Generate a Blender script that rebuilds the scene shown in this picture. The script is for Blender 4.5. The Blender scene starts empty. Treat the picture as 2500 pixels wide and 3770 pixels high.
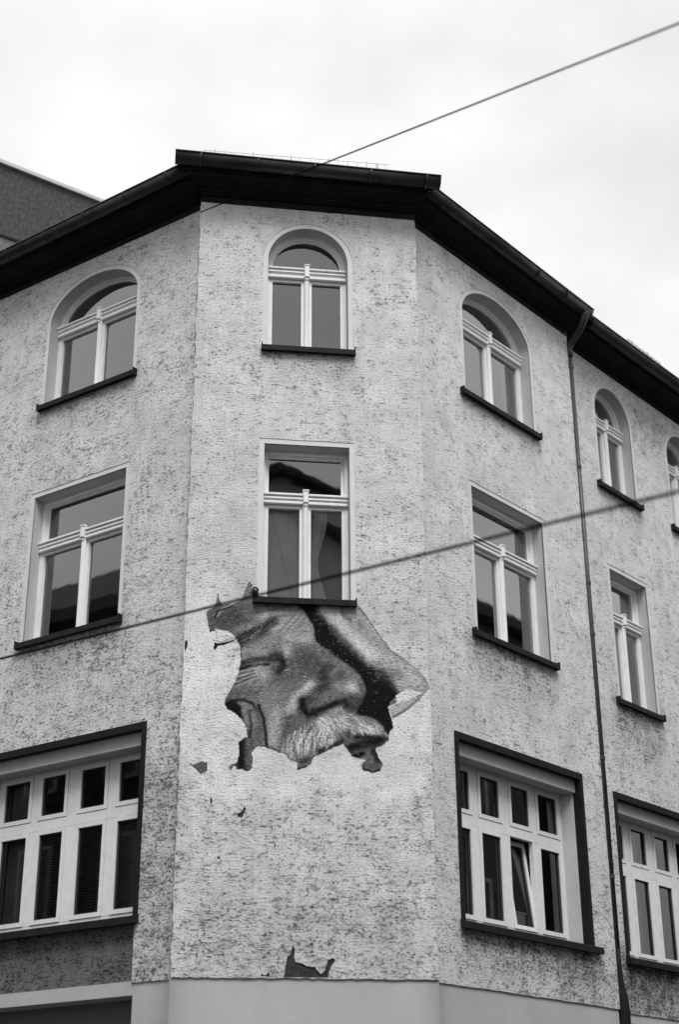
import bpy, bmesh, math, random
import numpy as np
from mathutils import Vector, Matrix
random.seed(7)
SC = bpy.context.scene
COL = SC.collection
R = math.radians

# ------------------------------------------------------------------ camera
cd = bpy.data.cameras.new('camera'); cam = bpy.data.objects.new('camera', cd); COL.objects.link(cam)
PITCH, ROLL, YAW = .426, -.0066, .1352
CAM = Vector((-.4201, -17.2513, 1.6))
fwd = Vector((math.sin(YAW)*math.cos(PITCH), math.cos(YAW)*math.cos(PITCH), math.sin(PITCH)))
r0 = Vector((math.cos(YAW), -math.sin(YAW), 0)); u0 = r0.cross(fwd)
rt = math.cos(ROLL)*r0 + math.sin(ROLL)*u0; up = -math.sin(ROLL)*r0 + math.cos(ROLL)*u0
cam.matrix_world = Matrix(((rt.x, up.x, -fwd.x, CAM.x), (rt.y, up.y, -fwd.y, CAM.y), (rt.z, up.z, -fwd.z, CAM.z), (0, 0, 0, 1)))
cd.sensor_fit = 'VERTICAL'; cd.sensor_height = 36; cd.lens = 5492.6/3770*36
cd.clip_start = .1; cd.clip_end = 3000
cd.dof.use_dof = True; cd.dof.focus_distance = 20.0; cd.dof.aperture_fstop = 0.8
SC.camera = cam

# ------------------------------------------------------------------ sky, sun, exposure
SUN_EL, SUN_AZ = R(55), R(178)          # azimuth measured clockwise from +y
w = bpy.data.worlds.new('World'); SC.world = w; w.use_nodes = True
nt = w.node_tree; N = nt.nodes; L = nt.links; N.clear()
out = N.new('ShaderNodeOutputWorld'); bg = N.new('ShaderNodeBackground'); L.new(bg.outputs[0], out.inputs[0])
sky = N.new('ShaderNodeTexSky'); sky.sky_type = 'NISHITA'; sky.sun_disc = False
sky.sun_elevation = SUN_EL; sky.sun_rotation = SUN_AZ
sky.air_density = 1; sky.dust_density = 4; sky.ozone_density = 1
bw = N.new('ShaderNodeRGBToBW'); L.new(sky.outputs[0], bw.inputs[0])
tc = N.new('ShaderNodeTexCoord'); mp = N.new('ShaderNodeMapping'); L.new(tc.outputs['Generated'], mp.inputs[0])
mp.inputs['Location'].default_value = (.35, 2.1, 1.2); mp.inputs['Scale'].default_value = (1, 1, 1.6)
cn = N.new('ShaderNodeTexNoise'); cn.inputs['Scale'].default_value = 1.9; cn.inputs['Detail'].default_value = 5; cn.inputs['Roughness'].default_value = .5
L.new(mp.outputs[0], cn.inputs['Vector'])
mr = N.new('ShaderNodeMapRange'); L.new(cn.outputs[0], mr.inputs[0])
mr.inputs[1].default_value = .36; mr.inputs[2].default_value = .62; mr.inputs[3].default_value = 8.5; mr.inputs[4].default_value = 13.6
mixs = N.new('ShaderNodeMix'); mixs.data_type = 'FLOAT'; mixs.inputs[0].default_value = .9
L.new(bw.outputs[0], mixs.inputs[2]); L.new(mr.outputs[0], mixs.inputs[3])
L.new(mixs.outputs[0], bg.inputs[0]); bg.inputs[1].default_value = .060
sl = bpy.data.lights.new('sun', 'SUN'); sun = bpy.data.objects.new('sun', sl); COL.objects.link(sun)
sl.energy = 1.5; sl.angle = R(24); sl.color = (1, 1, 1)
sd = Vector((math.sin(SUN_AZ)*math.cos(SUN_EL), math.cos(SUN_AZ)*math.cos(SUN_EL), math.sin(SUN_EL)))
sun.rotation_euler = sd.to_track_quat('Z', 'Y').to_euler(); sun.location = (0, -10, 40)
vs = SC.view_settings; SC.display_settings.display_device = 'sRGB'
vs.view_transform = 'Standard'; vs.look = 'None'; vs.exposure = 0.80; vs.gamma = 1.0; vs.use_curve_mapping = False
SC.cycles.max_bounces = 5; SC.cycles.diffuse_bounces = 3; SC.cycles.glossy_bounces = 3; SC.cycles.transparent_max_bounces = 8

# ------------------------------------------------------------------ wall frames
AL, AR, SD, KD, W = .7377, .7231, .1828, .1639, 3.0
ZB, ZT = 3.728, 14.01
def frame(wl):
    if wl == 'C': return Vector((0, -KD, 0)), Vector((1, 0, 0)), Vector((0, -1, 0))
    if wl == 'L': return Vector((0, 0, 0)), Vector((-math.cos(AL), math.sin(AL), 0)), Vector((-math.sin(AL), -math.cos(AL), 0))
    d = Vector((math.cos(AR), math.sin(AR), 0)); n = Vector((math.sin(AR), -math.cos(AR), 0)); o = Vector((W, 0, 0))
    return (o - SD*n if wl == 'S' else o), d, n
FR = {k: frame(k) for k in 'CLRS'}
FR['W'] = (Vector((0, 0, 0)), Vector((1, 0, 0)), Vector((0, 1, 0)))       # plain world axes (u=x, o=y)
def P(wl, u, z, o=0.):
    a, d, n = FR[wl]; v = a + d*u + n*o; return (v.x, v.y, z)

# ------------------------------------------------------------------ materials
MAT = {}
def newmat(name):
    m = bpy.data.materials.new(name); m.use_nodes = True; MAT[name] = m
    return m, m.node_tree, m.node_tree.nodes['Principled BSDF']
def g(v): return (v, v, v, 1)
def simple(name, val, rough=.6, var=.15, scale=6., bump=0., spec=.3, metal=0., stretch=(1, 1, 1)):
    m, nt, b = newmat(name); N = nt.nodes; L = nt.links
    tc = N.new('ShaderNodeTexCoord'); mp = N.new('ShaderNodeMapping'); mp.inputs['Scale'].default_value = stretch
    L.new(tc.outputs['Object'], mp.inputs[0])
    nz = N.new('ShaderNodeTexNoise'); nz.inputs['Scale'].default_value = scale; nz.inputs['Detail'].default_value = 6; nz.inputs['Roughness'].default_value = .65
    L.new(mp.outputs[0], nz.inputs['Vector'])
    r = N.new('ShaderNodeMapRange'); L.new(nz.outputs[0], r.inputs[0]); r.inputs[1].default_value = .3; r.inputs[2].default_value = .7
    r.inputs[3].default_value = val*(1-var); r.inputs[4].default_value = val*(1+var)
    L.new(r.outputs[0], b.inputs['Base Color'])
    b.inputs['Roughness'].default_value = rough; b.inputs['Specular IOR Level'].default_value = spec; b.inputs['Metallic'].default_value = metal
    if bump:
        bp = N.new('ShaderNodeBump'); bp.inputs['Strength'].default_value = 1; bp.inputs['Distance'].default_value = bump
        L.new(nz.outputs[0], bp.inputs['Height']); L.new(bp.outputs[0], b.inputs['Normal'])
    return m
class G:
    """tiny node-math helper"""
    def __init__(s, nt): s.N = nt.nodes; s.L = nt.links
    def put(s, sock, v):
        if isinstance(v, (int, float)): sock.default_value = v
        else: s.L.new(v, sock)
    def m(s, op, a, b=0., c=None, clamp=False):
        n = s.N.new('ShaderNodeMath'); n.operation = op; n.use_clamp = clamp
        s.put(n.inputs[0], a); s.put(n.inputs[1], b)
        if c is not None: s.put(n.inputs[2], c)
        return n.outputs[0]
    def ss(s, v, a, b, lo=0., hi=1., interp='SMOOTHSTEP'):
        n = s.N.new('ShaderNodeMapRange'); n.interpolation_type = interp
        s.put(n.inputs[0], v); s.put(n.inputs[1], a); s.put(n.inputs[2], b); s.put(n.inputs[3], lo); s.put(n.inputs[4], hi); return n.outputs[0]
    def noise(s, vec, scale, detail=4, rough=.6, sx=1., sy=1., off=(0, 0, 0)):
        mp = s.N.new('ShaderNodeMapping'); mp.inputs['Scale'].default_value = (sx, sy, 1); mp.inputs['Location'].default_value = off; s.L.new(vec, mp.inputs[0])
        n = s.N.new('ShaderNodeTexNoise'); n.inputs['Scale'].default_value = scale; n.inputs['Detail'].default_value = detail; n.inputs['Roughness'].default_value = rough
        s.L.new(mp.outputs[0], n.inputs['Vector']); return n.outputs[0]
def roughcast(name, base=.55, dens=0., sills=(), clean=(), dirt=(), seed=0., grad=1.):
    """spatter-dash plaster: pale ground, dark pits in drifts, more of them low down and under the sills"""
    m, nt, b = newmat(name); q = G(nt); N = nt.nodes
    uv = N.new('ShaderNodeUVMap'); uv.uv_map = 'wall'; vec = uv.outputs[0]
    sp = N.new('ShaderNodeSeparateXYZ'); nt.links.new(vec, sp.inputs[0]); u, z = sp.outputs[0], sp.outputs[1]
    o = (seed, seed*1.7, 0)
    low = q.noise(vec, .9, 3, .55, 1, 1.2, o); mid = q.noise(vec, 5., 3, .6, 1, 1, o)
    n1 = q.noise(vec, 29, 5, .76, .72, 1.1, o); n2 = q.noise(vec, 58, 2.5, .65, .7, 1.1, o); n3 = q.noise(vec, 11, 6, .78, .6, 1.4, o)
    streak = q.noise(vec, 6, 4, .6, 3.2, .25, o)
    # where the dirt gathers
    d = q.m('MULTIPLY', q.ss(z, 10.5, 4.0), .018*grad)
    d = q.m('ADD', d, q.m('MULTIPLY', q.m('SUBTRACT', low, .5), .11))
    d = q.m('ADD', d, q.m('MULTIPLY', q.m('SUBTRACT', mid, .5), .17))
    soil = 0.
    for (ua, ub, zt, h, k) in sills:
        mk = q.m('MULTIPLY', q.m('MULTIPLY', q.ss(u, ua-.25, ua+.2), q.ss(u, ub+.25, ub-.2)), q.m('MULTIPLY', q.ss(z, zt-h, zt-.05), q.ss(z, zt+.3, zt+.0)))
        mk = q.m('MULTIPLY', mk, q.ss(streak, .3, .6, .45, 1.))
        d = q.m('ADD', d, q.m('MULTIPLY', mk, .03*k)); soil = q.m('ADD', soil, q.m('MULTIPLY', mk, .16*k))
    cl = 0.
    for (uc, zc, ru, rz) in clean:
        e = q.m('ADD', q.m('POWER', q.m('ABSOLUTE', q.m('DIVIDE', q.m('SUBTRACT', u, uc), ru)), 2.), q.m('POWER', q.m('ABSOLUTE', q.m('DIVIDE', q.m('SUBTRACT', z, zc), rz)), 2.))
        cl = q.m('MAXIMUM', cl, q.ss(q.m('ADD', e, q.m('MULTIPLY', q.m('SUBTRACT', mid, .5), 2.5)), 1.8, .3))
    for (ua, ub, za, zb, k) in dirt:
        mk = q.m('MULTIPLY', q.m('MULTIPLY', q.ss(u, ua-.3, ua+.3), q.ss(u, ub+.3, ub-.3)), q.m('MULTIPLY', q.ss(z, za-.3, za+.3), q.ss(z, zb+.3, zb-.3)))
        d = q.m('ADD', d, q.m('MULTIPLY', mk, .05*k)); soil = q.m('ADD', soil, q.m('MULTIPLY', mk, q.ss(mid, .3, .65, .1*k, .3*k)))
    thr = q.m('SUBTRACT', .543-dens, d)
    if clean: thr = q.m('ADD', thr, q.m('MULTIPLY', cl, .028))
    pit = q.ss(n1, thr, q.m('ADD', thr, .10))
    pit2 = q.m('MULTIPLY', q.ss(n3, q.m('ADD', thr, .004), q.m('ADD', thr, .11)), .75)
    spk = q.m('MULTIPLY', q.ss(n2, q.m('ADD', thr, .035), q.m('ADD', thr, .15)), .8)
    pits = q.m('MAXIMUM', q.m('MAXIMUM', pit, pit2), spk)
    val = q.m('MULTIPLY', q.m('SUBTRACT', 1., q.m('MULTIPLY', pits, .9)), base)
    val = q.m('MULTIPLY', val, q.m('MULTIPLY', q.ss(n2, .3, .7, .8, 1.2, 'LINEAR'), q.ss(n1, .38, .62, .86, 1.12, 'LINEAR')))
    blot = q.noise(vec, 2.1, 4, .62, 1, .8, (seed+9, seed, 0))
    val = q.m('MULTIPLY', val, q.ss(blot, .36, .58, .9, 1.06, 'LINEAR'))
    val = q.m('MULTIPLY', val, q.ss(low, .3, .7, .92, 1.06, 'LINEAR'))
    val = q.m('MULTIPLY', val, q.ss(q.m('ADD', streak, q.m('MULTIPLY', low, .5)), .55, .95, .93, 1.05, 'LINEAR'))
    val = q.m('MULTIPLY', val, q.m('SUBTRACT', 1., soil))
    if clean: val = q.m('MULTIPLY', val, q.m('ADD', 1., q.m('MULTIPLY', cl, .12)))
    nt.links.new(val, b.inputs['Base Color']); b.inputs['Roughness'].default_value = .95; b.inputs['Specular IOR Level'].default_value = .1
    h = q.m('ADD', q.m('MULTIPLY', n1, .5), q.m('MULTIPLY', n2, .35))
    bp = N.new('ShaderNodeBump'); bp.inputs['Strength'].default_value = .9; bp.inputs['Distance'].default_value = .032
    nt.links.new(h, bp.inputs['Height']); nt.links.new(bp.outputs[0], b.inputs['Normal'])
    return m
def glass(name, wave=.0, scale=3., refl=1.9, seed=0):
    m, nt, b = newmat(name); N = nt.nodes; L = nt.links; N.remove(b); q = G(nt)
    tc = N.new('ShaderNodeTexCoord')
    nz = q.noise(tc.outputs['Object'], scale, 2, .5, 1, 1, (seed, 0, seed))
    bp = N.new('ShaderNodeBump'); bp.inputs['Strength'].default_value = 1; bp.inputs['Distance'].default_value = wave; L.new(nz, bp.inputs['Height'])
    fr = N.new('ShaderNodeFresnel'); fr.inputs[0].default_value = 1.52
    gl = N.new('ShaderNodeBsdfGlossy'); gl.inputs['Roughness'].default_value = .015; gl.inputs[0].default_value = g(.95)
    tr = N.new('ShaderNodeBsdfTransparent'); tr.inputs[0].default_value = g(.9)
    if wave: L.new(bp.outputs[0], gl.inputs['Normal'])
    mx = N.new('ShaderNodeMixShader'); L.new(q.m('MULTIPLY', fr.outputs[0], refl, clamp=True), mx.inputs[0])
    L.new(tr.outputs[0], mx.inputs[1]); L.new(gl.outputs[0], mx.inputs[2]); L.new(mx.outputs[0], N['Material Output'].inputs[0])
    return m
simple('trim_paint', .66, .8, .06, 5, .001, .2)
simple('jamb_paint', .47, .8, .08, 4, .001, .2)
simple('white_gloss', .80, .45, .08, 14, .0006, .4, stretch=(1, 1, .3))
simple('white_plastic', .76, .5, .08, 9, 0, .4)
simple('seal', .06, .7, .1, 5)
simple('sill_metal', .018, .7, .35, 9, .0005, .12)
simple('surround_paint', .014, .7, .3, 7, .0008, .12)
simple('cornice_paint', .013, .7, .35, 3, .001, .12, stretch=(1, 1, .4))
simple('zinc', .06, .42, .4, 4, .001, .5, .6)
simple('pipe_metal', .055, .45, .35, 5, .0008, .45, .5)
simple('roof_tile', .05, .7, .4, 8, .006)
simple('guard_steel', .4, .5, .2, 8)
simple('plinth_plaster', .44, .85, .09, 1.6, .004, .15)
simple('shop_panel', .16, .7, .1, 3, 0, .2)
simple('substrate', .045, .95, .5, 22, .01, .1)
simple('interior', .16, .9, .15, 1.2)
simple('curtain_white', .62, .9, .1, 3)
simple('curtain_grey', .3, .9, .2, 3)
simple('curtain_dark', .12, .9, .3, 3)
simple('blind_slat', .22, .5, .1, 3)
simple('wire_black', .008, .95, .1, 5, 0, .0)
simple('neighbour_plaster', .085, .95, .55, 16, .02, .1)
simple('neighbour_pale', .17, .95, .5, 16, .02, .1)
simple('verge_metal', .55, .5, .1, 3, 0, .4)
simple('asphalt', .036, .9, .3, 10, .004)
simple('paving', .07, .9, .25, 7, .003)
simple('kerb_stone', .14, .85, .2, 9, .002)
simple('house_grey', .14, .9, .2, 3, .003)
simple('house_dark', .09, .9, .2, 3, .003)
simple('house_pale', .7, .9, .15, 3, .003)
simple('house_roof', .05, .8, .35, 8, .006)
simple('house_glass', .03, .1, .2, 2, 0, .6)
glass('pane_glass', .0, 3, 3.3)
glass('pane_old', .0007, 2.0, 3.4, 1)
glass('pane_modern', .0, 3, 1.7)
glass('pane_grazing', .0, 3, 1.1)
glass('pane_dark', .0, 3, .9)

# ------------------------------------------------------------------ mesh builder
class MB:
    def __init__(s): s.v = []; s.f = []; s.uv = []
    def quad(s, *pts):
        i = len(s.v); s.v += [tuple(p) for p in pts]; s.f.append(tuple(range(i, i+len(pts)))); return s
    def box(s, wl, ua, ub, za, zb, oa, ob, b=0.):
        """box in wall coordinates; b chamfers the outer (ob) edge"""
        i = len(s.v)
        if b:
            pts = [(ua, za, oa), (ub, za, oa), (ub, zb, oa), (ua, zb, oa), (ua, za, ob-b), (ub, za, ob-b), (ub, zb, ob-b), (ua, zb, ob-b),
                   (ua+b, za+b, ob), (ub-b, za+b, ob), (ub-b, zb-b, ob), (ua+b, zb-b, ob)]
            fs = [(0, 1, 2, 3)]
            for k in range(4):
                l = (k+1) % 4; fs += [(k, l, l+4, k+4), (k+4, l+4, l+8, k+8)]
            fs.append((8, 9, 10, 11))
        else:
            pts = [(ua, za, oa), (ub, za, oa), (ub, zb, oa), (ua, zb, oa), (ua, za, ob), (ub, za, ob), (ub, zb, ob), (ua, zb, ob)]
            fs = [(0, 1, 2, 3), (4, 5, 6, 7), (0, 1, 5, 4), (1, 2, 6, 5), (2, 3, 7, 6), (3, 0, 4, 7)]
        s.v += [P(wl, a, z, o) for a, z, o in pts]; s.f += [tuple(k+i for k in f) for f in fs]; return s
    def prism(s, wl, prof, ua, ub, ka=0., kb=0., dz=(0., 0.), close=True, caps=True):
        """profile of (o, z) swept along u; the ends run out by k*o (mitre)"""
        i = len(s.v); n = len(prof)
        ea = ka if callable(ka) else (lambda o: ka*o); eb = kb if callable(kb) else (lambda o: kb*o)
        for o, z in prof: s.v.append(P(wl, ua+ea(o), z+dz[0], o))
        for o, z in prof: s.v.append(P(wl, ub+eb(o), z+dz[1], o))
        for k in range(n if close else n-1):
            l = (k+1) % n; s.f.append((i+k, i+l, i+n+l, i+n+k))
        if caps and close: s.f += [tuple(i+k for k in range(n)), tuple(i+n+k for k in range(n))]
        return s
    def loops(s, wl, A, oa, B, ob, closed=True, skip0=False):
        i = len(s.v); n = len(A)
        s.v += [P(wl, u, z, oa) for u, z in A] + [P(wl, u, z, ob) for u, z in B]
        for k in range(n if closed else n-1):
            if skip0 and k == 0: continue
            l = (k+1) % n; s.f.append((i+k, i+l, i+n+l, i+n+k))
        return s
    def ring(s, wl, A, B, oa, ob, skip0=False):
        """solid band between outer loop A and inner loop B, from depth oa (back) to ob (front)"""
        s.loops(wl, A, ob, B, ob, True, skip0); s.loops(wl, A, oa, A, ob, True, skip0); s.loops(wl, B, oa, B, ob, True, skip0); return s
    def tube(s, pts, rad, n=8, cap=True):
        pts = [Vector(p) for p in pts]; i = len(s.v); m = len(pts)
        rad = rad if hasattr(rad, '__len__') else [rad]*m
        ref = None
        for k, p in enumerate(pts):
            t = (pts[min(k+1, m-1)] - pts[max(k-1, 0)]).normalized()
            if ref is None: ref = t.orthogonal().normalized()
            ref = (ref - t*ref.dot(t)).normalized(); bi = t.cross(ref)
            for j in range(n):
                a = 2*math.pi*j/n; q = p + (ref*math.cos(a)+bi*math.sin(a))*rad[k]; s.v.append(tuple(q))
        for k in range(m-1):
            for j in range(n):
                l = (j+1) % n; s.f.append((i+k*n+j, i+k*n+l, i+(k+1)*n+l, i+(k+1)*n+j))
        if cap: s.f += [tuple(i+j for j in range(n)), tuple(i+(m-1)*n+j for j in range(n))]
        return s
    def pane(s, name, mat, parent, wl):
        me = bpy.data.meshes.new(name); me.from_pydata(s.v, [], s.f); n = FR[wl][2]
        if me.polygons[0].normal.dot(n) < 0: me.flip_normals()
        me.materials.append(MAT[mat]); return link(name, me, parent)
    def build(s, name, mat, parent=None, smooth=False):
        me = bpy.data.meshes.new(name); me.from_pydata(s.v, [], s.f)
        bm = bmesh.new(); bm.from_mesh(me); bmesh.ops.recalc_face_normals(bm, faces=bm.faces[:]); bm.to_mesh(me); bm.free()
        me.materials.append(MAT[mat])
        if smooth:
            for p in me.polygons: p.use_smooth = True
        return link(name, me, parent)
def link(name, me, parent=None):
    o = bpy.data.objects.new(name, me); COL.objects.link(o)
    if parent:
        o.parent = parent
        loc, rot, _ = PAR[parent.name] if parent.name in PAR else (None, None, None)
        if loc is not None: o.matrix_parent_inverse = (Matrix.Translation(loc) @ rot).inverted()
    return o
PAR = {}
def thing(name, label, cat, loc=(0, 0, 0), group=None):
    e = bpy.data.objects.new(name, None); COL.objects.link(e); e.location = loc; e.empty_display_size = .2
    PAR[e.name] = (Vector(loc), Matrix.Identity(4), None)
    return tag(e, label, cat, group)
def tag(o, label, cat, group=None):
    o['label'] = label; o['category'] = cat
    if group: o['group'] = group
    return o
def struct(o): o['kind'] = 'structure'; return o

# planar sheet with holes and turned-back edges -> wall coordinates, uv = metres
def sheet(name, wl, outer, holes, depth, mat, parent, o=0., hole_depth=.03):
    bm = bmesh.new(); edges = []; rings = []
    for lp in [outer]+list(holes):
        vs_ = [bm.verts.new((u, z, 0)) for u, z in lp]
        edges += [bm.edges.new((vs_[k], vs_[(k+1) % len(vs_)])) for k in range(len(vs_))]; rings.append(vs_)
    bmesh.ops.triangle_fill(bm, use_beauty=True, use_dissolve=False, edges=edges, normal=(0, 0, 1))
    for ri, vs_ in enumerate(rings):
        dd = depth if ri == 0 else hole_depth
        fr_ = [bm.verts.new(v.co) for v in vs_]
        bk = [bm.verts.new((v.co.x, v.co.y, -dd)) for v in vs_]
        for k in range(len(vs_)):
            l = (k+1) % len(vs_); bm.faces.new((fr_[k], fr_[l], bk[l], bk[k]))
    uvl = bm.loops.layers.uv.new('wall')
    for f in bm.faces:
        for lo in f.loops: lo[uvl].uv = (lo.vert.co.x + lo.vert.co.z, lo.vert.co.y)
    for v in bm.verts: v.co = P(wl, v.co.x, v.co.y, o + v.co.z)
    n = FR[wl][2]
    for f in bm.faces:
        f.normal_update()
        if len(f.verts) == 3 and f.normal.dot(n) < 0: f.normal_flip()
    me = bpy.data.meshes.new(name); bm.to_mesh(me); bm.free(); me.materials.append(MAT[mat])
    return link(name, me, parent)
def rough_line(a, b, step=.12, amp=.006):
    """points from a to b (b excluded) with a hand-laid wobble"""
    n = max(1, int(math.hypot(b[0]-a[0], b[1]-a[1])/step)); r = [a]
    nx, ny = -(b[1]-a[1]), b[0]-a[0]; l = math.hypot(nx, ny) or 1
    for k in range(1, n):
        t = k/n; d = random.uniform(-amp, amp); r.append((a[0]+(b[0]-a[0])*t+nx/l*d, a[1]+(b[1]-a[1])*t+ny/l*d))
    return r
def rough_poly(pts, step=.12, amp=.006):
    r = []
    for k in range(len(pts)): r += rough_line(pts[k], pts[(k+1) % len(pts)], step, amp)
    return r
def outline(ua, ub, za, zs, zt, arch, n=26):
    """opening outline: bottom edge first, then up the right side and over"""
    if not arch: return [(ua, za), (ub, za), (ub, zt), (ua, zt)]
    c = (ua+ub)/2; a = (ub-ua)/2; b = zt-zs
    return [(ua, za), (ub, za)] + [(c+a*math.cos(math.pi*k/n), zs+b*math.sin(math.pi*k/n)) for k in range(n+1)]

# ------------------------------------------------------------------ ground, street
S_LABEL = None
MB().quad((-900, -900, -.12), (900, -900, -.12), (900, 900, -.12), (-900, 900, -.12)).build('street', 'asphalt')
struct(bpy.data.objects['street'])
def offset_line(wl, o, u): return Vector(P(wl, u, 0, o))
def pave_poly(o):
    # footprint of the corner pushed out by o: along L, round the chamfer, along R
    def isect(a, da, b, db):
        den = da.x*db.y-da.y*db.x; t = ((b.x-a.x)*db.y-(b.y-a.y)*db.x)/den; return a+da*t
    pL = Vector(P('L', 60, 0, o)); pR = Vector(P('R', 60, 0, o))
    cL = isect(Vector(P('L', 0, 0, o)), FR['L'][1], Vector(P('C', 0, 0, o)), FR['C'][1]); cR = isect(Vector(P('R', 0, 0, o)), FR['R'][1], Vector(P('C', 0, 0, o)), FR['C'][1])
    return [pL, cL, cR, pR]
a_ = pave_poly(3.0); b_ = pave_poly(3.15); i_ = pave_poly(-.3)
m = MB()
for k in range(3): m.quad((*i_[k].xy, 0), (*a_[k].xy, 0), (*a_[k+1].xy, 0), (*i_[k+1].xy, 0))
struct(m.build('pavement', 'paving'))
m = MB()
for k in range(3):
    m.quad((*a_[k].xy, .004), (*b_[k].xy, .004), (*b_[k+1].xy, .004), (*a_[k+1].xy, .004)); m.quad((*b_[k].xy, .004), (*b_[k].xy, -.12), (*b_[k+1].xy, -.12), (*b_[k+1].xy, .004))
struct(m.build('kerb', 'kerb_stone'))

# ------------------------------------------------------------------ the corner building
B = thing('corner_building', 'pale roughcast corner house with chamfered corner, dark eaves and arched top windows', 'building', (1.5, 0, 0))
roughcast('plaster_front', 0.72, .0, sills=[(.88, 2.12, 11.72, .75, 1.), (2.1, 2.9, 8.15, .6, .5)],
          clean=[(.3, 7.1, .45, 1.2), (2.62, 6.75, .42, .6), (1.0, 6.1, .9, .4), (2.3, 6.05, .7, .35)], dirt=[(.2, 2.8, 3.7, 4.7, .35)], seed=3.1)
roughcast('plaster_left', 0.75, .012, sills=[(1.03, 2.86, 11.72, .7, 1.), (1.03, 2.88, 8.15, .9, 1.1)], dirt=[(-.2, .6, 3.5, 6.2, .5)], seed=11.7)  # same paint as the front; wing bases set paler to offset weaker light there
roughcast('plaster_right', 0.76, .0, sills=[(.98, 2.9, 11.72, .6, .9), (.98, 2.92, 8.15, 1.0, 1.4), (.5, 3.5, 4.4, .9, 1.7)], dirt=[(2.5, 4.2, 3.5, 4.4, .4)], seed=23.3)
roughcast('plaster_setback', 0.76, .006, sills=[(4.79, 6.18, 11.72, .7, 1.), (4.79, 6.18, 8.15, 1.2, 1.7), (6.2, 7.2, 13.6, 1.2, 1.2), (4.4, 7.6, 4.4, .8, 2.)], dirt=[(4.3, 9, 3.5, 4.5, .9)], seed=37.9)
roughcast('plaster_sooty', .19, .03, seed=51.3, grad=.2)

TR = .068   # width of the smooth band round the openings
WINS = {}   # wall -> holes
def A(wl, ua, ub, za, zs, zt, arch): WINS.setdefault(wl, []).append((ua, ub, za, zs, zt, arch))
A('C', .945, 2.04, 11.80, 13.165, 13.715, True); A('C', .935, 2.04, 8.23, 0, 10.35, False)
A('L', 1.113, 2.80, 11.80, 13.15, 13.70, True); A('L', 1.124, 2.82, 8.23, 0, 10.35, False)
A('R', 1.120, 2.825, 11.80, 13.15, 13.70, True); A('R', 1.142, 2.868, 8.23, 0, 10.35, False)
A('S', 4.98, 6.075, 11.80, 13.165, 13.715, True); A('S', 4.995, 6.10, 8.23, 0, 10.35, False); A('S', 7.313, 8.41, 11.80, 13.165, 13.715, True)
BAYS = {'L': [.53], 'R': [.518], 'S': [4.5376]}; BW, BZ0, BZ1 = 2.89, 4.44, 6.757
def trim_hole(t):
    ua, ub, za, zs, zt, arch = t
    lp = outline(ua-TR, ub+TR, za-.05, zs, zt+TR, arch)
    return lp if arch else rough_poly(lp, .15, .003)
def bay_hole(u): return [(u, BZ0-.02), (u+BW, BZ0-.02), (u+BW, BZ1), (u, BZ1)]
dmg = [[(1.248, 3.737), (1.262, 3.85), (1.288, 3.965), (1.318, 3.98), (1.33, 4.03), (1.345, 4.089), (1.369, 4.022), (1.362, 3.95), (1.376, 3.902), (1.451, 3.889), (1.50, 3.862), (1.591, 3.846), (1.637, 3.802), (1.66, 3.775), (1.70, 3.80), (1.719, 3.856), (1.745, 3.93), (1.80, 3.95), (1.829, 3.927), (1.785, 3.868), (1.753, 3.80), (1.745, 3.737)],
       [(.99, 3.745), (.998, 3.784), (1.014, 3.762), (1.047, 3.75), (1.075, 3.796), (1.093, 3.745)],
       [(.686, 5.509), (.697, 5.545), (.744, 5.57), (.767, 5.631), (.792, 5.608), (.769, 5.547), (.746, 5.498)],
       [(.37, 5.70), (.385, 5.73), (.40, 5.70), (.395, 5.65), (.38, 5.645)], [(1.12, 5.19), (1.135, 5.21), (1.145, 5.19), (1.13, 5.165)],
       [(.47, 5.035), (.485, 5.055), (.51, 5.04), (.49, 5.02)]]
dmg += [[(.012, 7.60), (.03, 7.64), (.048, 7.60), (.04, 7.53), (.02, 7.49), (.012, 7.53)]]
# chamfer: a proud slab of plaster on the corner
oC = rough_line((0, ZB), (W, ZB), .07, .008) + rough_line((W, ZB), (W, 14.1), .07, .010) + [(W, 14.1)] + rough_line((0, 14.1), (0, ZB), .07, .010)
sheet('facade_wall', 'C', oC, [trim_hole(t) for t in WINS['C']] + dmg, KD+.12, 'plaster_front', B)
for k, d_ in enumerate(dmg):
    us = [p[0] for p in d_]; zs_ = [p[1] for p in d_]
    MB().box('C', max(min(us)-.03, .012), max(us)+.03, max(min(zs_)-.03, ZB+.003), max(zs_)+.03, -.05, -.016).build('exposed_masonry', 'substrate', B)
LE = 8.0
oL = rough_line((-.1, ZB), (.574, ZB), .1, .005) + [(.574, ZB), (.574, 4.4), (3.41, 4.4), (3.41, ZB)] + [(LE, ZB), (LE, 14.1), (-.1, 14.1)]
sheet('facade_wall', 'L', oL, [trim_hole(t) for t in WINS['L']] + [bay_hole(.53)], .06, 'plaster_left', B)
oR = rough_line((-.1, ZB), (3.955, ZB), .1, .005) + rough_line((3.955, ZB), (3.955, 14.1), .2, .004) + [(3.955, 14.1), (-.1, 14.1)]
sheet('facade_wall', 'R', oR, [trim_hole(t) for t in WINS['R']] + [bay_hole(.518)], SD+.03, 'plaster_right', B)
oS = [(3.9, ZB)] + rough_line((4.0, ZB), (13, ZB), .1, .004) + [(13, ZB), (13, 14.1), (3.9, 14.1)]
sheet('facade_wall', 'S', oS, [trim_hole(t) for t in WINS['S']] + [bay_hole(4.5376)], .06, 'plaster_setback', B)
sheet('spandrel_wall', 'L', [(.56, ZB-.005), (3.43, ZB-.005), (3.43, 4.46), (.56, 4.46)], [], .02, 'plaster_sooty', B, o=-.045)

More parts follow.
